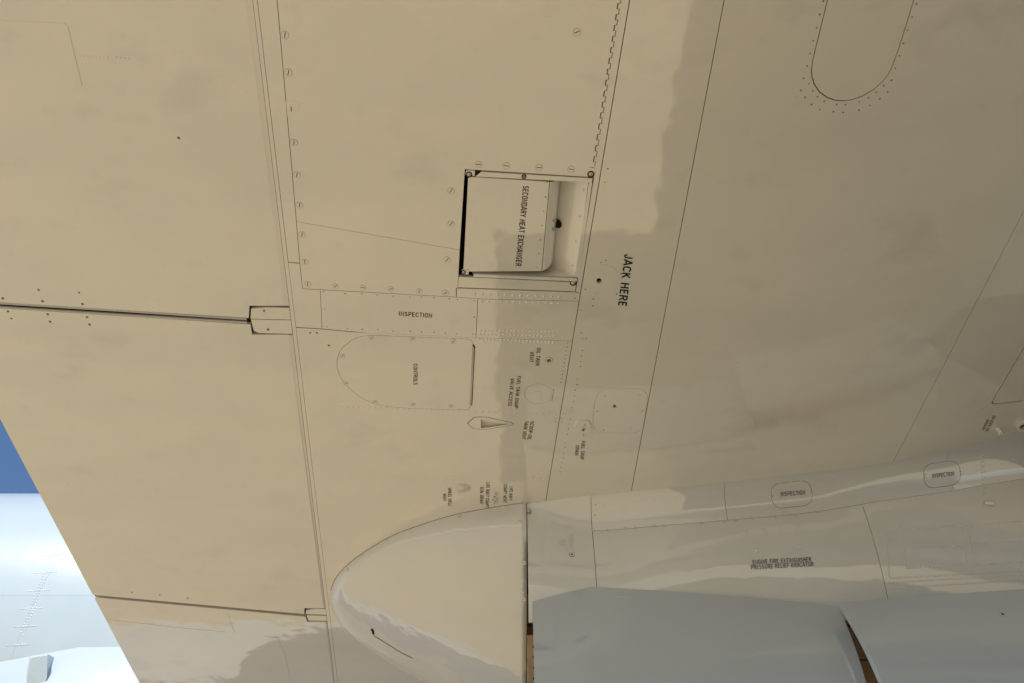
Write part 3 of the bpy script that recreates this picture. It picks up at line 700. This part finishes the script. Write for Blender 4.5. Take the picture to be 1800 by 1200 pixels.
for (u, v) in ((1043, 931), (1068, 930), (1099, 926.5), (1117, 925.5), (1150, 923), (1168, 922), (1234, 918), (1273, 914.5), (1294, 912.5), (1323, 909), (1363, 906.5), (1400, 903), (1438, 898)):
    screw(u, v, nac_surf, .0042, random.uniform(0, 3), nac, M_NAC)
P, n_ = nac_surf(1005, 974); mb = MB(); ring_mb(mb, P, n_, .0035, .0072, .0025, 20); disc_mb(mb, P, n_, .0036, .0003, .0004, 12, 1); disc_mb(mb, P, n_, .0086, .0001, .0003, 20, 1)
mb.build('fuel_drain', [M_NAC, M_DOT], nac)
P, n_ = nac_surf(1733, 883); tube('vent_stub', P, Vector((.9, -.25, -.35)), .0072, .02, M_NAC, nac, .6)

cvs, cfs = [], []
for i, (x, ry, rz, zc) in enumerate(((2.06, .98, .62, -.02), (2.6, .99, .86, 0.02), (3.4, .98, .95, .08), (4.2, .93, .93, .1), (4.75, .82, .82, .1), (4.9, .68, .68, .1), (4.7, .55, .55, .1))):
    for j in range(40):
        a = 2*math.pi*j/40; cvs.append((x, 2.575 + ry*math.cos(a), Z0 + zc + rz*math.sin(a)))
for i in range(6):
    for j in range(40): cfs.append((i*40+j, i*40+(j+1) % 40, (i+1)*40+(j+1) % 40, (i+1)*40+j))
mesh_obj('engine_cowling', cvs, cfs, M_NAC, nac, True)
# the other engine of this wing, farther outboard
onac = empty('outboard_nacelle', (0, 0, 0), plane); cvs, cfs = [], []
prof = ((-.35, .03, .03, .05), (-.1, .2, .16, .05), (.4, .42, .34, .05), (1.0, .62, .52, .05), (1.7, .74, .66, .06), (2.6, .78, .74, .08), (3.6, .78, .76, .1), (4.3, .74, .74, .1), (4.7, .66, .66, .1), (4.8, .55, .55, .1), (4.6, .45, .45, .1))
for i, (x, ry, rz, zc) in enumerate(prof):
    for j in range(36):
        a = 2*math.pi*j/36; cvs.append((x, -3.1 + ry*math.cos(a), Z0 + zc + rz*math.sin(a)))
for i in range(len(prof)-1):
    for j in range(36): cfs.append((i*36+j, i*36+(j+1) % 36, (i+1)*36+(j+1) % 36, (i+1)*36+j))
mesh_obj('cowling', cvs, cfs, M_NAC, onac, True)
# ---- tail cone of the nacelle
tail = empty('tail_cone', (0, 0, 0), plane); tail['label'] = 'smooth pointed tail fairing at the aft end of the nacelle'
YC = 2.575
kx = [-.683, -.672, -.645, -.60, -.52, -.414, -.30, -.193, -.07, .044]
kw = [.012, .062, .135, .205, .29, .378, .44, .487, .522, .548]
kd = [.006, .022, .045, .07, .105, .15, .195, .240, .290, .335]
NXT, NTT = 60, 40; vs = []; fs = []
for i in range(NXT+1):
    x = -.683 + .7305*(i/NXT)**1.7
    wd, dp = interp(x, kx, kw), interp(x, kx, kd); e = 2.0 + .2*(i/NXT)
    for j in range(NTT+1):
        a = math.pi*j/NTT; ca, sa = math.cos(a), math.sin(a)
        e = 2.1 if ca > 0 else 2.1 + .9*min(1, -ca*3)
        yy = -math.copysign(abs(ca)**(2/e), ca)*wd*(1 if ca > 0 else .92); zz = -(abs(sa)**(2/e))*dp
        vs.append((x, YC + yy, Z0 - .0005 + zz))
kk = NTT+1
for i in range(NXT):
    for j in range(NTT): fs.append((i*kk+j, i*kk+j+1, (i+1)*kk+j+1, (i+1)*kk+j))
TV, TF = list(vs), list(fs)
# skin thickness at the open front rim
rim = [vs[NXT*kk+j] for j in range(kk)]
b = len(vs); vs += [(p[0], YC + (p[1]-YC)*.975, Z0 + (p[2]-Z0)*.96) for p in rim]
for j in range(NTT): fs.append((NXT*kk+j, NXT*kk+j+1, b+j+1, b+j))
mesh_obj('fairing', vs, fs, M_TAIL, tail, True)
BT = BVHTree.FromPolygons(TV, TF)
def tail_surf(u, v):
    d = ray(u, v).normalized(); h, n, i, dist = BT.ray_cast(CAM, d)
    if h is None: h, n, i, dist = BT.find_nearest(CAM + d*3)
    return h, (n if n.dot(d) < 0 else -n)
for (u, v) in ((600, 1000), (648, 958), (718, 927), (808, 906), (921.5, 988), (921, 1052)): screw(u, v, tail_surf, .0065, .5, tail, M_TAIL)
rivets('rivets', line((916, 930), (919, 1040), 12) + line((905, 895), (908, 930), 4) + [(904, 908), (914, 914)], tail_surf, tail, .0028, .001, jit=1, m=M_TAIL)
rivets('rivet_holes', [(914, 915)], tail_surf, tail, .0026, dark=True)
# hidden frame and wheel well seen through the gaps
well = empty('wheel_well', (0, 0, 0), plane); well['label'] = 'brown primed wheel well glimpsed through gaps between the doors'
mb = MB(); box_mb(mb, .0, .012, 2.25, 2.9, Z0-.22, Z0-.05); mb.build('bulkhead', M_BROWN, well)
for i in range(7):
    mb = MB(); box_mb(mb, .05, XE-.1, 2.46, 2.50, Z0-.95+.13*i, Z0-.95+.13*i+.118); mb.build('wall_board', M_BROWN, well)
mb = MB(); box_mb(mb, .05, XE-.1, 2.51, 2.53, Z0-.95, Z0-.02); mb.build('wall_back', M_DARK, well)
for i in range(14):
    mb = MB(); disc_mb(mb, Vector((.066, 2.237, Z0-.40-.035*i)), Vector((0, -1, 0)), .005, .0, .004, 8, 0, True); mb.build('stud', M_DARK, well, True)
mb = MB(); box_mb(mb, .048, .085, 2.235, 2.30, Z0-.95, Z0-.36); mb.build('frame_post', M_BROWN, well)
mb = MB(); box_mb(mb, .95, 1.2, 2.22, 2.29, Z0-.56, Z0-.53); box_mb(mb, .99, 1.03, 2.2, 2.29, Z0-.53, Z0-.40); mb.build('bracket', M_BROWN, well)

# ---- landing gear doors hanging open
def gear_door(top, bottom_z, y0, lean, bulge, lab, skew=0.0):
    """top: px polyline of the upper edge; the sheet hangs down from it"""
    root = empty('gear_door', (0, 0, 0), plane); root['label'] = lab
    nx, nz = 48, 24; P = []
    tp = []
    for i in range(len(top)):
        d = ray(*top[i]); t = (y0 + lean*(top[i][0]-935)/865)/d.y; q = CAM + d*t; tp.append(q)
    L = [0]
    for i in range(1, len(tp)): L.append(L[-1] + (tp[i]-tp[i-1]).length)
    for i in range(nx+1):
        s = L[-1]*i/nx; k_ = max(j for j in range(len(L)) if L[j] <= s + 1e-9); k_ = min(k_, len(tp)-2)
        q = tp[k_].lerp(tp[k_+1], (s-L[k_])/(L[k_+1]-L[k_]))
        for j in range(nz+1):
            t = j/nz; z = q.z + (bottom_z - q.z)*t
            P.append(Vector((q.x + skew*t*(1-i/nx), q.y - bulge*math.sin(math.pi*min(t*1.05, 1))*1.0 + .03*t, z)))
    k_ = nz+1; o = len(P); vs = P + [p + Vector((0, .022, 0)) for p in P]; fs = []
    for i in range(nx):
        for j in range(nz): fs += [(i*k_+j, i*k_+j+1, (i+1)*k_+j+1, (i+1)*k_+j), (o+i*k_+j, o+(i+1)*k_+j, o+(i+1)*k_+j+1, o+i*k_+j+1)]
    nsm = len(fs)
    loop = [i*k_ for i in range(nx+1)] + [nx*k_+j for j in range(1, k_)] + [i*k_+nz for i in range(nx-1, -1, -1)] + [j for j in range(nz-1, 0, -1)]
    m_ = len(loop); b_ = len(vs); vs = vs + [vs[i] for i in loop] + [vs[i+o] for i in loop]
    fs += [(b_+i, b_+(i+1) % m_, b_+m_+(i+1) % m_, b_+m_+i) for i in range(m_)]
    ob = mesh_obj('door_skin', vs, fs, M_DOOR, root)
    for p in ob.data.polygons[:nsm]: p.use_smooth = True
    bv = BVHTree.FromPolygons([tuple(p) for p in P], [f for f in fs[:nsm:2]])
    def surf(u, v):
        d = ray(u, v).normalized(); h, n, i, dist = bv.ray_cast(CAM, d)
        if h is None: h, n, i, dist = bv.find_nearest(CAM + d*2.5)
        return h, (n if n.dot(d) < 0 else -n)
    return root, surf
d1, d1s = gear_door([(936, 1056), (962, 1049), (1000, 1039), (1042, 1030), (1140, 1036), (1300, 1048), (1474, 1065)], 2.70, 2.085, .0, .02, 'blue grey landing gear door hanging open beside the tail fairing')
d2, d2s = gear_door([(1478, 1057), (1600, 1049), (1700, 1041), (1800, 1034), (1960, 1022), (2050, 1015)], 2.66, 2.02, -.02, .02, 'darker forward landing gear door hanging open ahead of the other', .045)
rivets('rivets', line((1083, 1046), (1112, 1047), 6), d1s, d1, .0036, .0025, m=M_DOOR)
P, n_ = d2s(1762, 1079); mb = MB(); ring_mb(mb, P, n_, .004, .0075, .003, 16); disc_mb(mb, P, n_, .0042, .0003, .0003, 12, 1); mb.build('door_drain', [M_DOOR, M_DARK], d2)
contour = [(.0475, 2.03)] + [(interp(x, kx, kx), YC - interp(x, kx, kw)) for x in [.0475 - .73*(i/60) for i in range(1, 60)]]
cl, cr = [], []
for i, p in enumerate(contour):
    a, b = Vector(contour[max(i-1, 0)]), Vector(contour[min(i+1, len(contour)-1)]); dd = (b-a).normalized(); nn = Vector((-dd.y, dd.x))
    if nn.y > 0: nn = -nn
    cl.append(tuple(Vector(p) + nn*.0016)); cr.append(tuple(Vector(p) - nn*.004))
slab('contact_seal', cl + cr[::-1], [], Z0 - .0004, .0003, M_DOT, tail)
def tail_strip(name, pts, wpx, m):
    vs = []
    for i, p in enumerate(pts):
        a, b = Vector(pts[max(i-1, 0)]), Vector(pts[min(i+1, len(pts)-1)]); dd = (b-a).normalized(); nn = Vector((-dd.y, dd.x))*wpx/2
        for q in (Vector(p)+nn, Vector(p)-nn): P, n = tail_surf(q.x, q.y); vs.append(P + n*.0006)
    mesh_obj(name, vs, [(2*i, 2*i+1, 2*i+3, 2*i+2) for i in range(len(pts)-1)], m, tail)
tail_strip('drain_slot', [(653, 1104), (655.5, 1108), (657, 1114)], 4.0, M_DARK)
tail_strip('seam', [(657, 1116), (680, 1130), (705, 1146), (726, 1156)], 1.3, M_DOT)
# dark slot and gap line on the far side of the tail fairing, hinge knob by the rim
P, n_ = tail_surf(925, 897); 
mb = MB(); disc_mb(mb, Vector((.056, 2.035, Z0-.03)), Vector((0, -1, -.4)), .009, 0, .008, 12, 0, True); mb.build('hinge_knob', M_METAL, tail)

# ------------------------------------------------------------------ fuselage
FY, FZ, FR = 6.35, 5.0, 1.75
fus = empty('fuselage', (0, 0, 0), plane); fus['label'] = 'sunlit white fuselage side beyond the trailing edge'
def fp(x, th, lift=0.0):                                     # th measured from straight down, towards the camera side
    tp_ = 1.0 - .10*max(0, (-x-6)/10)**1.5
    return Vector((x, FY - (FR*tp_+lift)*math.sin(th), FZ - (FR*tp_+lift)*math.cos(th)))
def fus_hit(u, v, FR=1.75):
    d = ray(u, v); oy, oz = CAM.y-FY, CAM.z-FZ
    a = d.y**2 + d.z**2; b = 2*(oy*d.y + oz*d.z); c = oy*oy + oz*oz - FR*FR
    disc = b*b-4*a*c; t = (-b - math.sqrt(max(disc, 0)))/(2*a); P = CAM + d*t
    n = Vector((0, P.y-FY, P.z-FZ)).normalized(); return P, n
def fth(P): return math.atan2(FY-P.y, FZ-P.z)
th_seam = fth(fus_hit(80, 1045)[0]); x_seam = fus_hit(70, 1037)[0].x
def fus_panel(x0, x1, t0, t1):
    nx, ntt = max(2, int((x1-x0)/.5)), max(3, int(abs(t1-t0)/.05)); vs = []; fs = []
    for i in range(nx+1):
        for j in range(ntt+1): vs.append(fp(x0+.0004+(x1-x0-.0008)*i/nx, t0+.0003+(t1-t0-.0006)*j/ntt))
    for i in range(nx):
        for j in range(ntt): fs.append((i*(ntt+1)+j, i*(ntt+1)+j+1, (i+1)*(ntt+1)+j+1, (i+1)*(ntt+1)+j))
    mesh_obj('skin_panel', vs, fs, M_FUS, fus, True)
xs_ = [-14, -8, x_seam-1.9, x_seam, x_seam+2.4, 6, 12]; ts_ = [-math.pi+.3, -1.2, 0.2, th_seam-.62, th_seam, th_seam+.75, math.pi+.3]
for a, b in zip(xs_, xs_[1:]):
    for c, d in zip(ts_, ts_[1:]): fus_panel(a, b, c, d)
pts = []
for k_ in range(34):
    t = k_/33; u, v = 101 - 63*t, 952 + 163*t
    pts += [(u-3, v), (u+3, v+1)]
for v in (1005, 1037, 1068, 1100, 1133, 975):
    uc = 101 - 63*(v-952)/163; pts += line((uc-19, v+1), (uc+19, v-1), 11)
rivets('rivets', pts, fus_hit, fus, .006, .0018, m=M_FUS)
def fus_plate(name, px, lift, m):
    k_ = len(px); vs = []; fs = []
    for q in (0.0, lift):
        for u, v in px:
            P, n = fus_hit(u, v); vs.append(P + n*q)
    for i in range(k_): fs.append((i, (i+1) % k_, k_+(i+1) % k_, k_+i))
    fs.append(tuple(range(k_, 2*k_)))
    return mesh_obj(name, vs, fs, m, fus)
fit = rrect([(52, 1152), (86, 1147), (85, 1190), (78, 1206), (60, 1235), (40, 1235), (47, 1180)], [5, 5, 4, 4, 4, 4, 4], 3); kf = len(fit)
vs = [fus_hit(u, v, 1.86)[0] for u, v in fit]; vs += [fus_hit(66 + (u-66)*.86, 1192 + (v-1192)*.92, 1.90)[0] for u, v in fit]
vs += [p + Vector((0, .3, .1)) for p in vs[:kf]]
mesh_obj('door_fitting', vs, [(i, (i+1) % kf, kf+(i+1) % kf, kf+i) for i in range(kf)] + [(2*kf+i, 2*kf+(i+1) % kf, (i+1) % kf, i) for i in range(kf)] + [tuple(range(kf, 2*kf))], M_FUS, fus)
# wing root belly fairing, added and tapered aft to shape its ground shadow
prof = [(-5.3, .05), (-4.95, .45), (-4.4, 1.0), (-3.9, 1.48), (-3.5, 1.7), (-2.8, 1.78), (0, 1.8), (4, 1.8), (6, 1.7), (8, 1.2)]
vs, fs = [], []
for x, r_ in prof:
    for j in range(48): a = 2*math.pi*j/48; vs.append((x, FY + r_*math.cos(a), FZ - 1.05 + r_*math.sin(a)))
for i in range(len(prof)-1):
    for j in range(48): fs.append((i*48+j, i*48+(j+1) % 48, (i+1)*48+(j+1) % 48, (i+1)*48+j))
mesh_obj('belly_shadow_fairing', vs, fs, M_FUS, fus, True)
